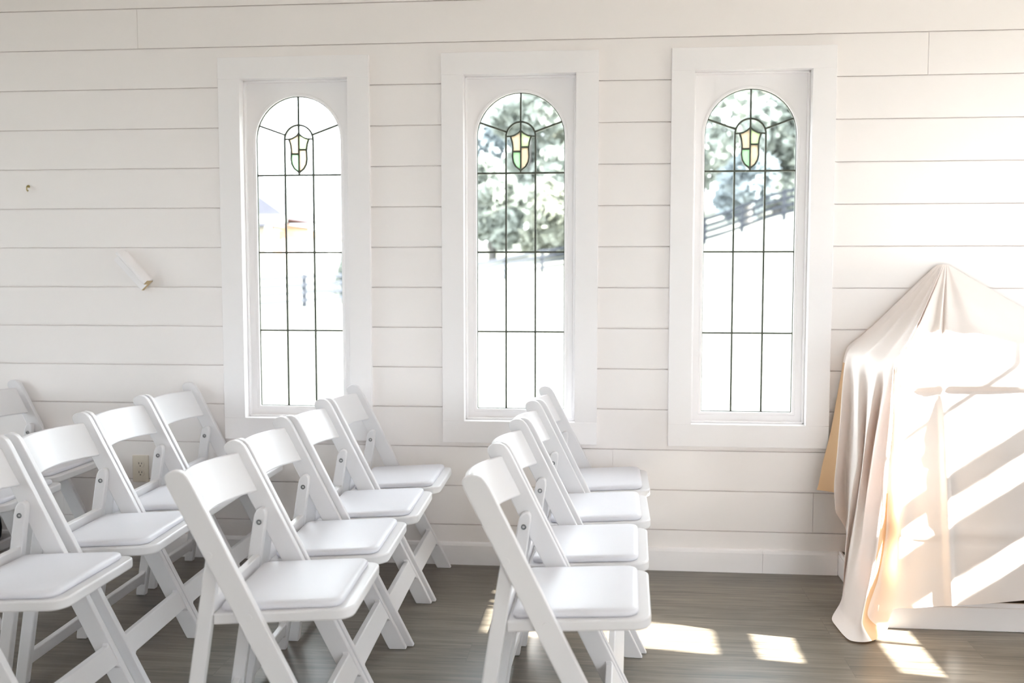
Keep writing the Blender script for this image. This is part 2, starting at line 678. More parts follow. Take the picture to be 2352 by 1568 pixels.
pf = empty('floor_platform', (PX0, 0, 0))
tag(pf, 'low white edged platform under the draped cloth at right', 'platform', kind='structure')
MB().box(0.0, RX - PX0, PY1 + 0.004, 0.0, 0.0, PZ - 0.004).build('platform_core', M_DECKTOP, pf)
fa = MB()
fa.box(-0.014, RX - PX0, PY1 - 0.010, PY1 + 0.004, 0.0, 0.083)
fa.box(-0.010, RX - PX0, PY1 - 0.006, PY1 + 0.004, 0.083, PZ)
fa.box(-0.014, 0.0, PY1 + 0.004, 0.0, 0.0, 0.083)
fa.box(-0.010, 0.0, PY1 + 0.004, 0.0, 0.083, PZ)
fa.build('platform_fascia', M_TRIM, pf, bevel=0.002)


# ------------------------------------------------------------------ arched windows
GH, GZ0, SPR = 0.185, 0.6665, 1.810   # glass half width, bottom, spring line
IH, ISP = 0.0623, 1.8125              # inner small arch


def arch(r, z0, spr, n=28):
    pts = [(-r, z0)]
    for i in range(1, 9):
        pts.append((-r, z0 + (spr - z0) * i / 9))
    for i in range(n + 1):
        a = pi - pi * i / n
        pts.append((r * cos(a), spr + r * sin(a)))
    for i in range(8, 0, -1):
        pts.append((r, z0 + (spr - z0) * i / 9))
    pts.append((r, z0))
    for i in range(1, 6):
        pts.append((r - 2 * r * i / 6, z0))
    return pts


def rect_of(p, r, spr):
    x, z = p
    if z < GZ0 - 0.005:   # bottom edge of the hole
        return (x * RW / r, RZ0)
    if z <= spr + 1e-6:
        return (RW if x > 0 else -RW, RZ0 + (z - (GZ0 - 0.012)) * (spr - RZ0) / (spr - GZ0 + 0.012))
    dx, dz = x, z - spr
    t = min(RW / abs(dx) if abs(dx) > 1e-6 else 1e9, (RZ1 - spr) / dz)
    return (dx * t, spr + dz * t)


def make_window(i, cx):
    side = ['left', 'middle', 'right'][i]
    desc = ['leftmost arched leaded window, brick house outside it',
            'middle arched leaded window, trees and a sloping fence outside it',
            'rightmost arched leaded window beside the draped cloth'][i]
    root = empty('window_%d' % (i + 1), (cx, 0, 0))
    tag(root, desc, 'window', kind='structure')
    # casing boards
    cw = 0.0925
    zt, zb = RZ1 + cw - 0.003, RZ0 - cw
    for a, b_, cc, d in ((-RW - cw, -RW, RZ0, RZ1), (RW, RW + cw, RZ0, RZ1), (-RW - cw, RW + cw, RZ1, zt), (-RW - cw, RW + cw, zb, RZ0)):
        MB().box(a, b_, -0.020, -0.0005, cc, d).build('casing_board', M_TRIM, root, bevel=0.0008, seg=1)
    # jamb with a little bead at its front edge
    j = MB()
    j.box(-RW - JT, -RW, -0.0004, 0.13, RZ0 - JT, RZ1 + JT)
    j.box(RW, RW + JT, -0.0004, 0.13, RZ0 - JT, RZ1 + JT)
    j.box(-RW, RW, -0.0004, 0.13, RZ1, RZ1 + JT)
    j.box(-RW, RW, -0.0004, 0.13, RZ0 - JT, RZ0)
    j.build('jamb', M_TRIM, root)
    bd = MB()
    for (a, b_, cc, d) in ((-RW, -RW + 0.009, RZ0, RZ1), (RW - 0.009, RW, RZ0, RZ1),
                           (-RW, RW, RZ0, RZ0 + 0.009), (-RW, RW, RZ1 - 0.009, RZ1)):
        bd.box(a, b_, 0.026, 0.046, cc, d)
    bd.build('stop_bead', M_TRIM, root, bevel=0.003)
    # flat board with the arched hole
    hole = arch(GH + 0.012, GZ0 - 0.012, SPR)
    # make sure a sample points at each upper corner
    ac = atan2(RZ1 - SPR, RW)
    for s in (1, -1):
        best = min(range(len(hole)), key=lambda q: abs(atan2(hole[q][1] - SPR, s * hole[q][0]) - ac) if hole[q][1] > SPR else 9)
        hole[best] = (s * (GH + 0.012) * cos(ac), SPR + (GH + 0.012) * sin(ac))
    rect = [rect_of(q, GH + 0.012, SPR) for q in hole]
    n = len(hole)
    pm = MB()
    vs = [(a, 0.045, b) for a, b in rect] + [(a, 0.045, b) for a, b in hole] + \
         [(a, 0.075, b) for a, b in hole] + [(a, 0.075, b) for a, b in rect]
    fs = []
    for q in range(n):
        r = (q + 1) % n
        fs += [(q, r, n + r, n + q), (n + q, n + r, 2 * n + r, 2 * n + q), (2 * n + q, 2 * n + r, 3 * n + r, 3 * n + q)]
    pm.add(vs, fs)
    pm.build('arched_panel', M_TRIM, root)
    g = MB()
    g.strip(arch(GH + 0.0065, GZ0 - 0.0065, SPR), 0.013, 0.0405, 0.060, closed=True)
    g.build('glazing_bead', M_TRIM, root, bevel=0.003)
    # glass and leading
    gp = arch(GH, GZ0, SPR)
    MB().xz(gp, 0.0545, 0.0575).build('pane', M_GLASS, root)
    L = MB()
    y0, y1 = 0.0515, 0.0605
    W = 0.0074

    def st(pts, ww=W, dy=0.0):
        L.strip(pts, ww, y0 - dy, y1 + dy)

    L.strip(arch(GH - 0.0012, GZ0 + 0.0012, SPR), 0.0036, y0, y1, closed=True)
    hz = [0.9954, 1.3320, 1.6626]
    for z in hz:
        st([(-GH, z), (GH, z)], W, 0.0003)
    for s in (-1, 1):
        st([(s * 0.062, GZ0), (s * 0.062, 1.6626)], W)
        st([(s * IH, 1.6626), (s * IH, ISP)], W)
        st([(s * 0.1722, 1.8735), (s * 0.0600, 1.8335)], W, 0.0002)
    st([(IH * cos(pi - pi * q / 24), ISP + IH * sin(pi - pi * q / 24)) for q in range(25)], W, 0.0002)
    st([(0, SPR + GH), (0, 1.838)], W)
    # shield
    SH = [(-0.0437, 1.8155), (-0.0365, 1.7940), (-0.0330, 1.7675), (-0.0337, 1.7540), (-0.0350, 1.7310),
          (-0.0312, 1.7085), (-0.0210, 1.6900), (-0.0045, 1.6770), (0.0, 1.6735)]
    ST = [(-IH, 1.8148), (-0.0437, 1.8158), (-0.0290, 1.8185), (-0.0125, 1.8275), (0.0, 1.8390)]
    for s in (-1, 1):
        st([(s * a, b) for a, b in SH], 0.0066, 0.0004)
        st([(s * a, b) for a, b in ST], 0.0062, 0.0005)
    st([(0, 1.839), (0, 1.6626)], 0.0066, 0.0006)
    st([(-0.0338, 1.7525), (0, 1.7525)], 0.0075, 0.0005)
    st([(0, 1.7705), (0.0335, 1.7705)], 0.0075, 0.0005)
    # solder at the joints
    for x, z in [(a * 0.062, zz) for a in (-1, 1) for zz in hz] + [(0, ISP + IH), (0, 1.838), (0, 1.6745)]:
        L.add([(x + 0.0055 * cos(q * pi / 4), yy, z + 0.0055 * sin(q * pi / 4)) for yy in (y0 - 0.001, y1 + 0.001) for q in range(8)],
              [tuple(range(8)), tuple(range(8, 16))] + [(q, (q + 1) % 8, 8 + (q + 1) % 8, 8 + q) for q in range(8)])
    L.build('lead_came', M_LEAD, root)

    # coloured panes of the shield
    def shield_x(z):
        for (a, b), (c2, d) in zip(SH[:-1], SH[1:]):
            if d <= z <= b:
                return a + (c2 - a) * (z - b) / (d - b)
        return 0.0

    def piece(sgn, zt_, zb_, top):
        pts = []
        if top:
            pts += [(0, 1.839), (-0.0125, 1.8275), (-0.029, 1.8185), (-0.0437, 1.8158)]
        else:
            pts += [(0, zt_), (shield_x(zt_), zt_)]
        pts += [(a, b) for a, b in SH if zb_ < b < (zt_ if not top else 1.8155)]
        if zb_ > 1.68:
            pts += [(shield_x(zb_), zb_), (0, zb_)]
        else:
            pts += [(0, 1.6735)]
        return [(sgn * a, b) for a, b in pts]

    for nm, mat, pc, lb in (('coloured_pane', M_PEACH, piece(1, 0, 1.7525, True), 'peach coloured pane'),
                            ('coloured_pane', M_GREEN, piece(1, 1.7525, 1.6735, False), 'green coloured pane'),
                            ('coloured_pane', M_YELLOW, piece(-1, 0, 1.7705, True), 'pale yellow green pane'),
                            ('coloured_pane', M_PEACH, piece(-1, 1.7705, 1.6735, False), 'peach coloured pane')):
        o = MB().xz(pc, 0.0530, 0.0540).build(nm, mat, root)
        o['label'] = lb
    return root


for i, cx in enumerate(WIN):
    make_window(i, cx)


# ------------------------------------------------------------------ folding chairs
CW = 0.225     # half width
ST_T = 0.022   # thickness of the uprights


def make_chair():
    root = empty('folding_chair')
    sx = lambda z, d=0.0: -0.5 * z + d
    for s in (1, -1):
        pts = [(-0.002, 0.0), (-0.058, 0.0), (-0.061, 0.004)]
        pts += [(sx(0.735) - 0.064, 0.735), (-0.4375, 0.7495), (-0.4385, 0.7580), (-0.4350, 0.7660), (-0.4265, 0.7725), (-0.4150, 0.7757),
                (-0.4030, 0.7750), (-0.3920, 0.7700), (-0.3820, 0.7600), (-0.3740, 0.7470), (-0.3600, 0.7200), (-0.0015, 0.003)]
        m = MB()
        ya, yb = s * CW, s * (CW - ST_T)
        m.xz(pts, min(ya, yb), max(ya, yb))
        m.build('upright', M_CHAIR, root, bevel=0.004, seg=3)
    # rear legs nested inside the uprights
    yi = CW - ST_T - 0.001
    LT = 0.026
    for s in (1, -1):
        top = [(-0.3335, 0.575), (-0.3385, 0.583), (-0.3480, 0.585), (-0.3580, 0.579), (-0.3655, 0.566), (-0.3690, 0.548)]
        pts = [(-0.3995, 0.0), (-0.345, 0.44), (-0.3325, 0.560)] + top + [(-0.3845, 0.425), (-0.4350, 0.012), (-0.4350, 0.0)]
        pts = [(a + 0.018 * b / 0.545, b * 1.008) for a, b in pts]
        m = MB()
        ya, yb = s * yi, s * (yi - LT)
        m.xz(pts, min(ya, yb), max(ya, yb))
        m.build('rear_leg', M_CHAIR, root, bevel=0.004, seg=3)
        bo = MB()
        yy = s * (yi - LT)
        ring = []
        for r, d in ((0.0074, -0.001), (0.0074, 0.0024), (0.0064, 0.0032), (0.0042, 0.0030), (0.0036, 0.0004)):
            ring.append([(-0.3330 + r * cos(q * pi / 9), yy - s * d, 0.549 + r * sin(q * pi / 9)) for q in range(19)])
        bo.grid(ring)
        b = bo.build('bolt', M_STEEL, root)
        b['label'] = 'round grey steel bolt head'
        for cx, cz in ((-0.333, 0.570), (-0.238, 0.418)):
            pc = MB()
            pc.add([(cx + 0.0085 * cos(q * pi / 8), yv, cz + 0.0085 * sin(q * pi / 8)) for yv in (s * (CW - 0.002), s * (CW + 0.0012)) for q in range(16)],
                   [tuple(range(16)), tuple(range(16, 32))] + [(q, (q + 1) % 16, 16 + (q + 1) % 16, 16 + q) for q in range(16)])
            pc.build('pivot_cap', M_CHAIR, root, bevel=0.0006, seg=1)
    # rail joining the rear legs just behind the seat
    yr = yi - LT
    m = MB()
    m.xz([(-0.3590, 0.392), (-0.3370, 0.392), (-0.3310, 0.456), (-0.3520, 0.456)], -yr - 0.003, yr + 0.003)
    m.build('seat_rail', M_CHAIR, root, bevel=0.003)
    # lower rear stretcher with gussets
    m = MB()
    prof = [(-yr - 0.003, 0.040), (-yr + 0.012, 0.052), (yr - 0.012, 0.052), (yr + 0.003, 0.040), (yr + 0.003, 0.100), (yr - 0.012, 0.092),
            (-yr + 0.012, 0.092), (-yr - 0.003, 0.100)]
    m.prism(prof, lambda a, b: (-0.4255 + b * 0.115, a, b), lambda a, b: (-0.4050 + b * 0.115, a, b))
    m.build('rear_stretcher', M_CHAIR, root, bevel=0.003)
    # lower front stretcher, flush with the front of the uprights
    m = MB()
    ys = CW - ST_T
    prof = [(-ys - 0.003, 0.094), (-ys + 0.006, 0.103), (-ys + 0.016, 0.108), (ys - 0.016, 0.108), (ys - 0.006, 0.103), (ys + 0.003, 0.094),
            (ys + 0.003, 0.172), (ys - 0.008, 0.163), (-ys + 0.008, 0.163), (-ys - 0.003, 0.172)]
    m.prism(prof, lambda a, b: (-0.5 * b - 0.004, a, b), lambda a, b: (-0.5 * b - 0.024, a, b - 0.002))
    m.build('front_stretcher', M_CHAIR, root, bevel=0.003)

    # seat board
    def rr(x0, x1, hy, rf, rb, n=7):
        pts = []
        for cx, cy, a0, r in ((x1 - rf, hy - rf, 0, rf), (x0 + rb, hy - rb, 90, rb), (x0 + rb, -hy + rb, 180, rb), (x1 - rf, -hy + rf, 270, rf)):
            for q in range(n + 1):
                a = radians(a0 + 90 * q / n)
                pts.append((cx + r * cos(a), cy + r * sin(a)))
        return pts

    tilt = lambda x: 0.435 + 0.055 * x
    pts = rr(-0.336, 0.010, 0.1995, 0.042, 0.006)
    m = MB()
    m.prism(pts, lambda a, b: (a, b, tilt(a) - 0.028), lambda a, b: (a, b, tilt(a)))
    m.build('seat', M_CHAIR, root, bevel=0.005, seg=3)
    # vinyl pad, slightly domed with a soft edge
    pts = rr(-0.322, -0.020, 0.184, 0.032, 0.02, n=4)
    m = MB()
    cx = -0.171
    layers = [(0.985, 0.0004), (1.0, 0.004), (1.004, 0.008), (0.998, 0.0125), (0.975, 0.0165), (0.90, 0.0190), (0.70, 0.0205), (0.40, 0.0213), (0.12, 0.0215)]
    n = len(pts)
    vs = []
    for sc_, h in layers:
        for a, b in pts:
            # inset by a near constant distance at the rim
            x = cx + (a - cx) * sc_
            y = b * (1 - (1 - sc_) * (0.151 / 0.184)) if sc_ > 0.9 else b * sc_
            vs.append((x, y, tilt(x) + 0.0002 + h))
    fs = [tuple(range(n))]
    for q in range(len(layers) - 1):
        for r in range(n):
            r2 = (r + 1) % n
            fs.append((q * n + r, q * n + r2, (q + 1) * n + r2, (q + 1) * n + r))
    fs.append(tuple(range((len(layers) - 1) * n, len(layers) * n)))
    m.add(vs, fs)
    o = m.build('seat_cushion', M_PAD, root, smooth=70)
    o['label'] = 'white vinyl seat pad'
    # curved back panel
    m = MB()
    hy = CW - ST_T + 0.002
    N = 22
    rows = []
    for side in (0, 1):
        for z in (0.632, 0.742):
            r = []
            for q in range(N + 1):
                y = -hy + 2 * hy * q / N
                bow = 0.052 * (1 - (y / hy) ** 2)
                x = -0.5 * z - 0.026 - bow - side * 0.014
                r.append((x, y, z + bow * 0.03 - side * 0.004))
            rows.append(r)
    a, b_, c_, d = rows  # front low, front high, back low, back high
    m.grid([a, b_, d, c_, a])
    n0 = N + 1
    m.add([a[0], b_[0], d[0], c_[0], a[-1], b_[-1], d[-1], c_[-1]], [(0, 1, 2, 3), (7, 6, 5, 4)])
    me = m.build('backrest', M_CHAIR, root)
    bm = bmesh.new()
    bm.from_mesh(me.data)
    bmesh.ops.remove_doubles(bm, verts=bm.verts, dist=1e-5)
    bmesh.ops.recalc_face_normals(bm, faces=bm.faces)
    bm.to_mesh(me.data)
    bm.free()
    for p in me.data.polygons:
        p.use_smooth = True
    me.data.set_sharp_from_angle(angle=radians(35))
    bv = me.modifiers.new('edge_rounding', 'BEVEL')
    bv.width = 0.004
    bv.segments = 2
    bv.limit_method = 'ANGLE'
    bv.angle_limit = radians(38)
    return root


# (x of the front foot, y of the middle, turn in degrees, label, group)
ROWA = 'folding chairs in the column beside the open floor at right'
ROWB = 'folding chairs in the middle column'
ROWC = 'folding chairs in the left column'
ROWD = 'folding chairs in the far left column'
SPOTS = [
    (0.099, -1.634, -1.1, 'white folding chair nearest the camera in the column beside the sunlit floor', ROWA),
    (0.112, -1.180, -1.3, 'second white folding chair from the camera in the column beside the sunlit floor', ROWA),
    (0.132, -0.712, 0.0, 'third white folding chair from the camera in the column beside the sunlit floor', ROWA),
    (0.149, -0.246, 0.0, 'white folding chair closest to the wall, under the middle window, beside the sunlit floor', ROWA),
    (-0.637, -1.632, 2.7, 'white folding chair nearest the camera in the middle column, seat facing right', ROWB),
    (-0.653, -1.178, 2.5, 'second white folding chair from the camera in the middle column', ROWB),
    (-0.651, -0.724, 2.2, 'third white folding chair from the camera in the middle column', ROWB),
    (-0.652, -0.271, 1.5, 'white folding chair against the wall between the left and middle windows', ROWB),
    (-1.362, -1.642, 0.0, 'white folding chair nearest the camera at the left edge, its back cut off', ROWC),
    (-1.364, -1.150, 2.2, 'second white folding chair from the camera in the left column', ROWC),
    (-1.378, -0.697, 1.6, 'third white folding chair from the camera, in front of the wall outlet', ROWC),
    (-1.384, -0.243, 1.4, 'white folding chair against the wall under the left window', ROWC),
    (-2.105, -1.166, 1.0, 'white folding chair mostly outside the left edge, only a front foot showing', ROWD),
    (-2.110, -0.712, 1.0, 'white folding chair at the left edge, its seat seen behind the nearer uprights', ROWD),
    (-2.196, -0.248, -1.0, 'white folding chair against the wall at the far left, back panel cut by the edge', ROWD),
]
proto = make_chair()
for i, (x, y, a, lab, grp) in enumerate(SPOTS):
    o = proto if i == 0 else copy_tree(proto)
    o.location = (x, y, 0.0)
    o.rotation_euler = (0, 0, radians(a))
    tag(o, lab, 'chair', grp)


# ------------------------------------------------------------------ small things on the wall
# duplex outlet
ol = empty('wall_outlet', (-2.045, 0, 0.386))
tag(ol, 'ivory duplex wall outlet behind the left chairs', 'outlet')
MB().box(-0.037, 0.037, -0.006, 0.0, -0.060, 0.060).build('cover_plate', M_IVORY, ol, bevel=0.003, seg=3)
for dz in (0.0195, -0.0195):
    m = MB()
    pts = [(0.0172 * cos(q * 2 * pi / 28), max(-0.0140, min(0.0140, 0.0172 * sin(q * 2 * pi / 28))) + dz) for q in range(28)]
    m.xz(pts, -0.0082, -0.0055)
    r = m.build('receptacle', M_IVORY, ol, bevel=0.0008, seg=1)
    h = MB()
    h.box(-0.0075, -0.0052, -0.0086, -0.0080, dz + 0.0005, dz + 0.0095)
    h.box(0.0052, 0.0075, -0.0086, -0.0080, dz + 0.0010, dz + 0.0085)
    h.xz([(0.0026 * cos(q * pi / 5), dz - 0.0068 + 0.0026 * sin(q * pi / 5)) for q in range(10)], -0.0086, -0.0080)
    h.build('slot', M_HOLE, r)
m = MB()
m.xz([(0.003 * cos(q * pi / 6), 0.003 * sin(q * pi / 6)) for q in range(12)], -0.0072, -0.0055)
m.build('screw', M_IVORY, ol)

# tilted bracket of white moulding
br = empty('wall_bracket', (-2.052, 0.0, 1.2555))
br.rotation_euler = (0, radians(47), 0)   # long axis runs down to the right
tag(br, 'white tilted moulding bracket nailed to the left wall', 'bracket')
m = MB()
m.box(-0.090, 0.090, -0.019, 0.0, -0.030, 0.012)
m.build('back_plate', M_TRIM, br, bevel=0.002)
m = MB()
m.prism([(0.0, 0.006), (-0.050, 0.006), (-0.058, 0.011), (-0.058, 0.020), (-0.046, 0.030), (-0.014, 0.034), (0.0, 0.034)],
        lambda a, b: (-0.091, a, b), lambda a, b: (0.089, a, b))
m.build('ledge', M_TRIM, br, bevel=0.002)
m = MB()
m.box(0.0896, 0.0915, -0.018, -0.001, -0.029, 0.008)
m.box(0.0886, 0.0910, -0.052, -0.001, 0.008, 0.030)
e = m.build('cut_end', M_RAW, br)
e['label'] = 'bare wood cut end'
for dx in (-0.066, -0.004, 0.060):
    m = MB()
    m.xz([(dx + 0.0034 * cos(q * pi / 5), 0.0015 + 0.0034 * sin(q * pi / 5)) for q in range(10)], -0.0205, -0.0185)
    m.build('nail_head', M_HOLE, br)

# little hook
hk = empty('wall_hook', (-2.521, 0, 1.612))
tag(hk, 'small brass hook screwed into the wall at upper left', 'hook')
MB().xz([(0.006 * cos(q * pi / 6), 0.008 + 0.006 * sin(q * pi / 6)) for q in range(12)], -0.004, 0.0).build('hook_plate', M_BRASS, hk)
MB().tube([(0, -0.003, 0.008), (0, -0.012, 0.009), (0.001, -0.018, 0.002), (0.001, -0.018, -0.008), (0, -0.011, -0.013), (-0.001, -0.005, -0.009)],
          [0.0026, 0.0026, 0.0026, 0.0025, 0.0023, 0.002], 8).build('hook_arm', M_BRASS, hk, smooth=60)

# black bag at the far left edge
bag = empty('black_bag', (-2.900, -0.18, 0.0))
tag(bag, 'rounded black bag on the floor at the far left edge', 'bag')
rows = []
for i in range(17):
    th = -pi / 2 + pi * i / 16
    r = []
    for j in range(25):
        ph = 2 * pi * j / 24
        c = lambda t, e: math.copysign(abs(t) ** e, t)
        r.append((0.30 * c(cos(th), 0.8) * c(cos(ph), 0.8), 0.10 * c(cos(th), 0.8) * c(sin(ph), 0.8), 0.150 + 0.150 * c(sin(th), 0.8)))
    rows.append(r)
MB().grid(rows).build('bag_body', M_BLACK, bag, smooth=60)
MB().tube([(-0.12, 0, 0.285), (-0.10, -0.01, 0.34), (0.0, -0.015, 0.365), (0.10, -0.01, 0.34), (0.12, 0, 0.285)], 0.010, 8).build('bag_handle', M_BLACK, bag, smooth=60)


# ------------------------------------------------------------------ draped cloth and what it covers
cab = empty('covered_cabinet', (1.50, -0.28, PZ))
tag(cab, 'dark cabinet hidden under the cloth on the platform, only its base showing', 'cabinet')
MB().box(-0.44, 0.43, -0.26, 0.262, -0.004, 0.765).build('cabinet_body', M_CAB, cab, bevel=0.004)
MB().box(-0.46, 0.445, -0.28, 0.262, 0.765, 0.785).build('cabinet_top', M_CAB, cab, bevel=0.003)

C = [
 [(0.961,-0.012,0.940),(0.941,-0.015,0.833),(0.918,-0.022,0.700),(0.897,-0.030,0.585),(0.871,-0.040,0.479),(0.860,-0.050,0.427),(0.848,-0.060,0.379)],
 [(0.960,-0.060,0.938),(0.956,-0.060,0.821),(0.943,-0.080,0.691),(0.930,-0.090,0.578),(0.916,-0.100,0.474),(0.914,-0.100,0.421),(0.917,-0.100,0.371)],
 [(0.938,-0.120,0.927),(0.913,-0.170,0.815),(0.898,-0.200,0.682),(0.886,-0.220,0.548),(0.878,-0.230,0.448),(0.874,-0.240,0.398),(0.879,-0.240,0.338)],
 [(0.950,-0.170,0.922),(0.948,-0.170,0.816),(0.942,-0.180,0.680),(0.935,-0.190,0.544),(0.933,-0.190,0.423),(0.931,-0.200,0.340),(0.931,-0.200,0.245)],
 [(0.955,-0.260,0.916),(0.941,-0.300,0.814),(0.934,-0.330,0.685),(0.929,-0.350,0.540),(0.910,-0.360,0.426),(0.897,-0.370,0.290),(0.888,-0.370,0.150)],
 [(0.962,-0.320,0.925),(0.970,-0.310,0.824),(0.968,-0.310,0.683),(0.957,-0.330,0.520),(0.930,-0.350,0.375),(0.902,-0.360,0.180),(0.886,-0.370,0.050)],
 [(0.973,-0.450,0.918),(0.947,-0.500,0.838),(0.919,-0.530,0.700),(0.897,-0.550,0.531),(0.875,-0.560,0.329),(0.858,-0.550,0.151),(0.848,-0.530,0.032)],
 [(0.976,-0.520,0.921),(0.974,-0.500,0.838),(0.956,-0.500,0.696),(0.929,-0.530,0.528),(0.897,-0.580,0.335),(0.867,-0.600,0.167),(0.843,-0.620,0.031)],
 [(0.973,-0.610,0.930),(0.951,-0.640,0.854),(0.923,-0.660,0.721),(0.896,-0.680,0.558),(0.874,-0.700,0.366),(0.862,-0.710,0.201),(0.848,-0.720,0.049)],
 [(0.977,-0.630,0.929),(0.961,-0.670,0.843),(0.950,-0.700,0.728),(0.929,-0.740,0.571),(0.905,-0.770,0.385),(0.883,-0.780,0.239),(0.857,-0.770,0.073)],
 [(0.981,-0.630,0.926),(0.976,-0.640,0.839),(0.981,-0.630,0.717),(0.976,-0.612,0.545),(0.969,-0.612,0.339),(0.948,-0.612,0.176),(0.915,-0.615,0.045)],
 [(0.987,-0.640,0.927),(0.988,-0.655,0.841),(0.993,-0.660,0.722),(1.000,-0.660,0.556),(1.000,-0.660,0.359),(1.000,-0.650,0.218),(0.998,-0.640,0.081)],
]
FLOORROW = [(0.843,-0.062,0.367),(0.916,-0.100,0.359),(0.879,-0.242,0.326),(0.934,-0.200,0.225),(0.887,-0.372,0.100),(0.882,-0.372,0.020),
            (0.808,-0.547,0.007),(0.804,-0.640,0.007),(0.820,-0.765,0.007),(0.885,-0.772,0.008),(0.962,-0.680,0.010),(0.996,-0.635,0.072)]
for c, q in zip(C, FLOORROW):
    c.append(q)


def front_col(x_top, x_bot, dy, hem):
    zs = [0.928, 0.842, 0.722, 0.556, 0.360, 0.218]
    out = []
    for z in zs + [hem + 0.012, hem]:
        t = (0.928 - z) / 0.83
        out.append((x_top + (x_bot - x_top) * t, -0.640 - 0.014 * min(1, t * 6) + dy * min(1, t * 4), z))
    return out


for xt, xb, dy, hem in ((1.055, 1.060, 0.004, 0.086), (1.108, 1.158, 0.002, 0.098), (1.128, 1.186, -0.0065, 0.102), (1.150, 1.205, 0.002, 0.102),
                        (1.230, 1.26, 0.000, 0.107), (1.330, 1.34, -0.004, 0.118), (1.450, 1.45, 0.0, 0.130), (1.600, 1.60, -0.003, 0.145),
                        (1.80, 1.80, 0.0, 0.155), (1.95, 1.955, 0.0, 0.16)):
    C.append(front_col(xt, xb, dy, hem))
for yv, xo, hem in ((-0.625, 0.015, 0.16), (-0.52, 0.035, 0.20), (-0.40, 0.022, 0.24), (-0.26, 0.038, 0.29), (-0.12, 0.022, 0.34), (-0.014, 0.03, 0.38)):
    C.append([(1.965 + xo * min(1.0, (0.928 - z) * 5), yv, z) for z in (0.928, 0.842, 0.722, 0.62, 0.54, 0.47, hem + 0.012, hem)])

# the top fans out from the peak at the wall
NTOP = 6
cols = []
for ci, c in enumerate(C):
    e = Vector(c[0])
    if e.x < 1.36:
        f_ = ci / 17.0
        rpt = Vector((1.303 + 0.045 * f_, -0.012, 1.280 - 0.004 * abs(f_ - 0.5)))
    else:
        xr = 1.348 + (min(e.x, 1.95) - 1.36) * 0.95 + max(0, ci - 21) * 0.006
        rpt = Vector((xr, -0.012, 1.278 - 0.585 * (xr - 1.348)))
    depth = min(1.0, max(0.0, -e.y) / 0.5)
    sag = 0.046 * depth if e.x > 1.0 else 0.030 * depth
    top = []
    for t in range(NTOP, 0, -1):
        u = t / NTOP
        p = e.lerp(rpt, u)
        prof = (1 - abs(2 * u - 1)) if e.x > 1.0 else 4 * u * (1 - u)
        p.z -= sag * prof
        # radiating creases
        ph = (0.007 * (1 if ci % 2 else -1)) * sin(pi * u) * (1.0 if 1 < ci < 16 else 0.3)
        p.z += ph
        p.y = min(p.y, -0.012)
        top.append(p)
    cols.append(top + [Vector(q) for q in c])


def catmull(pts, sub, ten=0.5):
    out = []
    n = len(pts)
    for i in range(n - 1):
        p0 = pts[max(0, i - 1)]
        p1, p2 = pts[i], pts[i + 1]
        p3 = pts[min(n - 1, i + 2)]
        m1 = (p2 - p0) * ten
        m2 = (p3 - p1) * ten
        # keep tangents from overshooting on uneven spacing
        L = (p2 - p1).length
        if m1.length > L:
            m1 = m1 * (L / m1.length)
        if m2.length > L:
            m2 = m2 * (L / m2.length)
        for s in range(sub):
            t = s / sub
            t2, t3 = t * t, t * t * t
            out.append(p1 * (2 * t3 - 3 * t2 + 1) + m1 * (t3 - 2 * t2 + t) + p2 * (-2 * t3 + 3 * t2) + m2 * (t3 - t2))
    out.append(pts[-1].copy())
    return out


fine_cols = [catmull(c, 9, 0.42) for c in cols]
nrow = len(fine_cols[0])
rows = []
for r in range(nrow):
    rows.append(catmull([fc[r] for fc in fine_cols], 9, 0.45))
# pressed fold lines and small wrinkles
SUB = 9
for r, row in enumerate(rows):
    for j, p in enumerate(row):
        if p.z > 0.03:
            q = Vector((p.x * 4, p.y * 4, p.z * 4))
            a = 0.0026 * noise.noise(q * 1.3) + 0.0009 * noise.noise(q * 4.1)
            if j > 11 * SUB and r > NTOP * SUB:
                for zl, am in ((0.862 + 0.02 * (p.x - 1.1), 0.0050), (0.640, 0.0028), (0.352, 0.0050)):
                    zz = zl + 0.006 * noise.noise(Vector((p.x * 5, zl * 9, 0)))
                    d = (p.z - zz)
                    a += am * math.exp(-(d / 0.010) ** 2) - 0.6 * am * math.exp(-((d + 0.022) / 0.012) ** 2)
                p.y -= a
            elif r <= NTOP * SUB:
                k_ = max(0.0, min(1.0, (NTOP * SUB - r) / 9.0)) * min(1.0, r / 8.0)
                p.z += a * 1.5 * k_
            else:
                p.x -= a * 0.8
        if p.y > -0.004:
            p.y = -0.004
cl = MB().grid(rows).build('draped_cloth', M_CLOTH, smooth=75, recalc=False)
# tan strip on the wall flap; inside the folded corner it paints transmitted light
cl.data.materials.append(M_TAN_TINT)
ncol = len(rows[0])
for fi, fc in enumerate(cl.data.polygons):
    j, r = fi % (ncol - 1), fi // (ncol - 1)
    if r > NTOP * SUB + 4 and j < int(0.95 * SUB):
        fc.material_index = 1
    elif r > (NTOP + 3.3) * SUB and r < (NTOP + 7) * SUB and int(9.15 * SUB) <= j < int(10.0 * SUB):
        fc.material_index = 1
tag(cl, 'blush cloth draped over the covered cabinet, peaked against the wall at right', 'cloth')


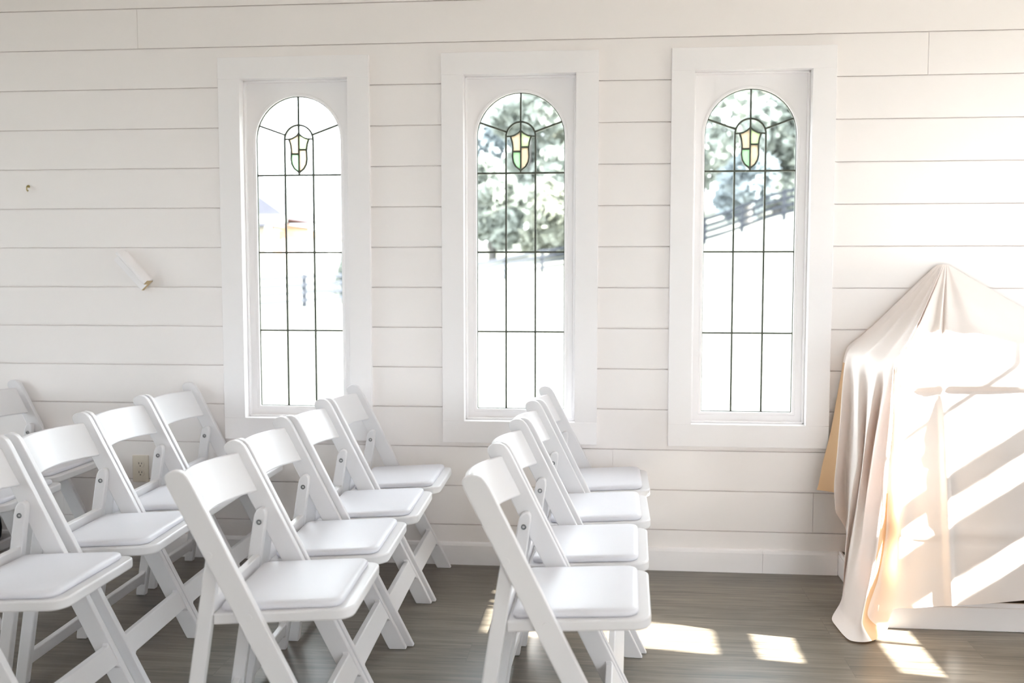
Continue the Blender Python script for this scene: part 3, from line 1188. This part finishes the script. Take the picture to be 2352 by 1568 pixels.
# ------------------------------------------------------------------ outdoors
CTRL = [(-25, 2, -0.5), (-6, 1, -0.5), (0, 1, -0.5), (6, 1, -0.45), (20, 2, 0.2), (-8, 12, -0.4), (0, 12, -0.3), (8, 12, 0.3), (-20, 25, -0.4), (-8, 25, -0.3),
        (0, 25, 0.2), (6, 24, 0.7), (20, 22, 3.0), (-8, 40, -0.45), (-5, 44, -0.5), (-1, 46, -0.2), (2, 40, 0.4), (5, 38, 1.3), (-10, 48, -0.3), (8, 38, 2.2), (-3, 36, -0.45),
        (-12.6, 40, -0.33), (-7.9, 56, 0.35), (-2.6, 58, 1.3), (4.7, 50, 2.5), (8.5, 46, 3.75), (16, 42, 5.0), (-24, 65, 1.3), (-30, 60, 1.2), (-15, 70, 1.3),
        (-12, 88, 3.0), (-8, 85, 3.5), (0, 85, 4.8), (8, 80, 6.0), (16, 78, 7.5), (30, 70, 9), (-40, 100, 3), (0, 130, 6), (40, 130, 10), (-60, 60, 0),
        (0, -8, -0.5), (-30, -20, -0.5), (30, -20, -0.2), (0, -40, -0.5), (50, 20, 4)]


CA = np.array(CTRL, float)


def ground_z(x, y):
    """moving least squares plane through the survey points"""
    d2 = (CA[:, 0] - x) ** 2 + (CA[:, 1] - y) ** 2
    wgt = 1.0 / (d2 + 6.0) ** 2
    A = np.stack([np.ones(len(CA)), CA[:, 0] - x, CA[:, 1] - y], 1)
    M = A.T @ (A * wgt[:, None]) + np.diag([0, 1e-6, 1e-6])
    return float(np.linalg.solve(M, A.T @ (wgt * CA[:, 2]))[0])


rows = []
y = -40.0
while y <= 130:
    r = []
    x = -70.0
    while x <= 70:
        z = ground_z(x, y)
        if -9 < y < 2.0:
            z = min(z, -0.45) if abs(x) < 8 else z
        r.append((x, y, z))
        x += 2.5
    rows.append(r)
    y += 2.5
g = MB().grid(rows).build('ground', M_FIELD, smooth=180)
tag(g, 'pale sunlit field rising to the right outside the windows', 'ground', kind='structure')

# fence
fp = [(-16.5, 34.0), (-12.6, 40.0), (-7.9, 54.0), (-2.6, 58.0), (4.7, 50.0), (8.5, 46.0), (13.0, 42.5), (18.0, 40.0)]
fpath = catmull([Vector((a, b, 0)) for a, b in fp], 24)
fence = empty('board_fence', (fpath[0].x, fpath[0].y, 0))
tag(fence, 'dark four rail board fence climbing the field outside the windows', 'fence')
off = Vector((fpath[0].x, fpath[0].y, 0))
pts = [p - off + Vector((0, 0, ground_z(p.x, p.y))) for p in fpath]
acc = 0.0
for a, b in zip(pts[:-1], pts[1:]):
    if acc <= 0.0:
        MB().box(a.x - 0.10, a.x + 0.10, a.y - 0.07, a.y + 0.07, a.z - 0.3, a.z + 1.45).build('post', M_FENCE, fence)
        acc = 2.5
    acc -= (b - a).length
for h in (0.30, 0.64, 0.98, 1.32):
    m = MB()
    vs = []
    for p in pts:
        for dy, dz in ((-0.02, -0.085), (0.02, -0.085), (0.02, 0.085), (-0.02, 0.085)):
            vs.append((p.x, p.y + dy - 0.09, p.z + h + dz))
    fs = []
    for i in range(len(pts) - 1):
        for k_ in range(4):
            k2 = (k_ + 1) % 4
            fs.append((4 * i + k_, 4 * i + k2, 4 * i + 4 + k2, 4 * i + 4 + k_))
    m.add(vs, fs)
    m.build('rail', M_FENCE, fence)

# brick house seen through the left window
hx, hy = -25.5, 64.0
hz = ground_z(hx, hy)
house = empty('brick_house', (hx, hy, hz))
tag(house, 'red brick house with a grey gable roof and white porch beyond the left window', 'house')
MB().box(-6.0, 3.4, -4, 4, -0.5, 3.1).build('house_wall', M_BRICK, house)
m = MB()
m.prism([(-6.6, 3.55), (-1.3, 7.6), (4.4, 3.55), (4.4, 3.35), (-6.6, 3.35)], lambda a, b: (a, -4.5, b), lambda a, b: (a, 4.5, b))
m.build('gable_roof', M_ROOF, house)
MB().box(-6.6, 4.5, -4.6, -4.5, 3.05, 3.5).build('eave_board', M_WHITEEXT, house)
MB().box(-6.2, 4.2, -6.6, -4.0, 2.75, 2.95).build('porch_roof', M_ROOF, house)
for px in (-5.8, -3.2, 0.6, 3.9):
    MB().box(px - 0.14, px + 0.14, -6.5, -6.2, -0.5, 2.75).build('porch_post', M_WHITEEXT, house)
for px in (-4.4, -0.9):
    f_ = MB().box(px - 0.55, px + 0.55, -4.05, -3.95, 0.7, 2.2).build('house_window', M_WHITEEXT, house)
wing = MB().box(3.4, 6.6, -2.5, 3, -0.5, 2.1).build('garage_wall', M_WHITEEXT, house)
MB().box(3.4, 6.9, -2.9, 3.3, 2.1, 2.6).build('garage_roof', M_BRICK, house)


def crown_mesh(R, H, nleaf, size, rnd, cone=False):
    """a cloud of leaf clumps around a crown of radius R and height H (from z=0)"""
    m = MB()
    blobs = []
    if not cone:
        for _ in range(16):
            a = rnd.uniform(0, 2 * pi)
            zz = rnd.uniform(0.12, 0.92)
            rr_ = R * sqrt(max(0.05, 1 - (2 * zz - 1) ** 2)) * rnd.uniform(0.25, 0.8)
            blobs.append((Vector((rr_ * cos(a), rr_ * sin(a), H * zz)), R * rnd.uniform(0.28, 0.46)))
    for _ in range(nleaf):
        if cone:
            zz = rnd.random() ** 1.3
            a = rnd.uniform(0, 2 * pi)
            rr_ = R * (1 - zz) * sqrt(rnd.uniform(0.4, 1))
            c = Vector((rr_ * cos(a), rr_ * sin(a), H * zz))
        else:
            b, br_ = rnd.choice(blobs)
            d = Vector((rnd.gauss(0, 1), rnd.gauss(0, 1), rnd.gauss(0, 1))).normalized()
            c = b + d * br_ * rnd.uniform(0.7, 1.05)
        s = size * rnd.uniform(0.6, 1.3)
        ax = Vector((rnd.gauss(0, 1), rnd.gauss(0, 1), rnd.gauss(0, 0.6))).normalized()
        bx = ax.cross(Vector((rnd.gauss(0, 1), rnd.gauss(0, 1), rnd.gauss(0, 1)))).normalized()
        m.add([c - ax * s, c + bx * s * 0.55, c + ax * s, c - bx * s * 0.55], [(0, 1, 2, 3)])
    return m


TREES = [(-11.0, 88, 15.0, 4.6, 1), (-6.3, 76, 14.0, 4.0, 0), (-2.6, 91.5, 12.0, 3.6, 2), (7.1, 76, 18.5, 4.6, 0), (14.4, 97, 19.0, 5.0, 2), (16.0, 74, 16.5, 4.4, 0),
         (10.9, 63, 8.0, 3.0, 0), (-8.5, 68, 7.0, 2.4, 0), (-4.0, 66, 5.5, 2.2, 2), (8.0, 56, 4.5, 1.8, 1)]
TLAB = ['tall blue green tree at the left side of the middle window', 'tall green tree filling the centre of the middle window',
        'olive tree at the right edge of the middle window', 'green tree at the left side of the right window',
        'tall olive tree at the centre of the right window, behind the others', 'green tree at the right side of the right window',
        'small green tree low in the right window, just right of its centre', 'low green tree at the left of the middle window, above the hill line',
        'low olive tree at the right of the middle window, above the hill line', 'low blue green bush at the centre of the right window, behind the fence']
for (x, y, H, R, kd), lab in zip(TREES, TLAB):
    rnd = random.Random(int(x * 10 + y))
    z = ground_z(x, y)
    t = empty('leafy_tree', (x, y, z))
    tag(t, lab, 'tree', 'trees beyond the fence')
    hb = H * 0.03
    MB().tube([(0, 0, -0.4), (0.1, 0.05, H * 0.25), (-0.1, 0.1, H * 0.45), (0, 0, H * 0.65)], [0.36, 0.26, 0.15, 0.05], 9).build('trunk', M_BARK, t, smooth=60)
    c = crown_mesh(R, H - hb, 2600, 0.52, rnd)
    c.v = [(a, b, q + hb) for a, b, q in c.v]
    c.build('foliage', M_LEAF[kd], t, recalc=False)

cx_, cy_ = -14.9, 52.0
t = empty('small_conifer', (cx_, cy_, ground_z(cx_, cy_)))
tag(t, 'small pointed green conifer beside the brick house in the left window', 'tree')
MB().tube([(0, 0, -0.3), (0, 0, 3.6)], [0.12, 0.03], 8).build('trunk', M_BARK, t, smooth=60)
crown_mesh(0.95, 4.2, 1500, 0.22, random.Random(3), cone=True).build('foliage', M_LEAF[0], t, recalc=False)
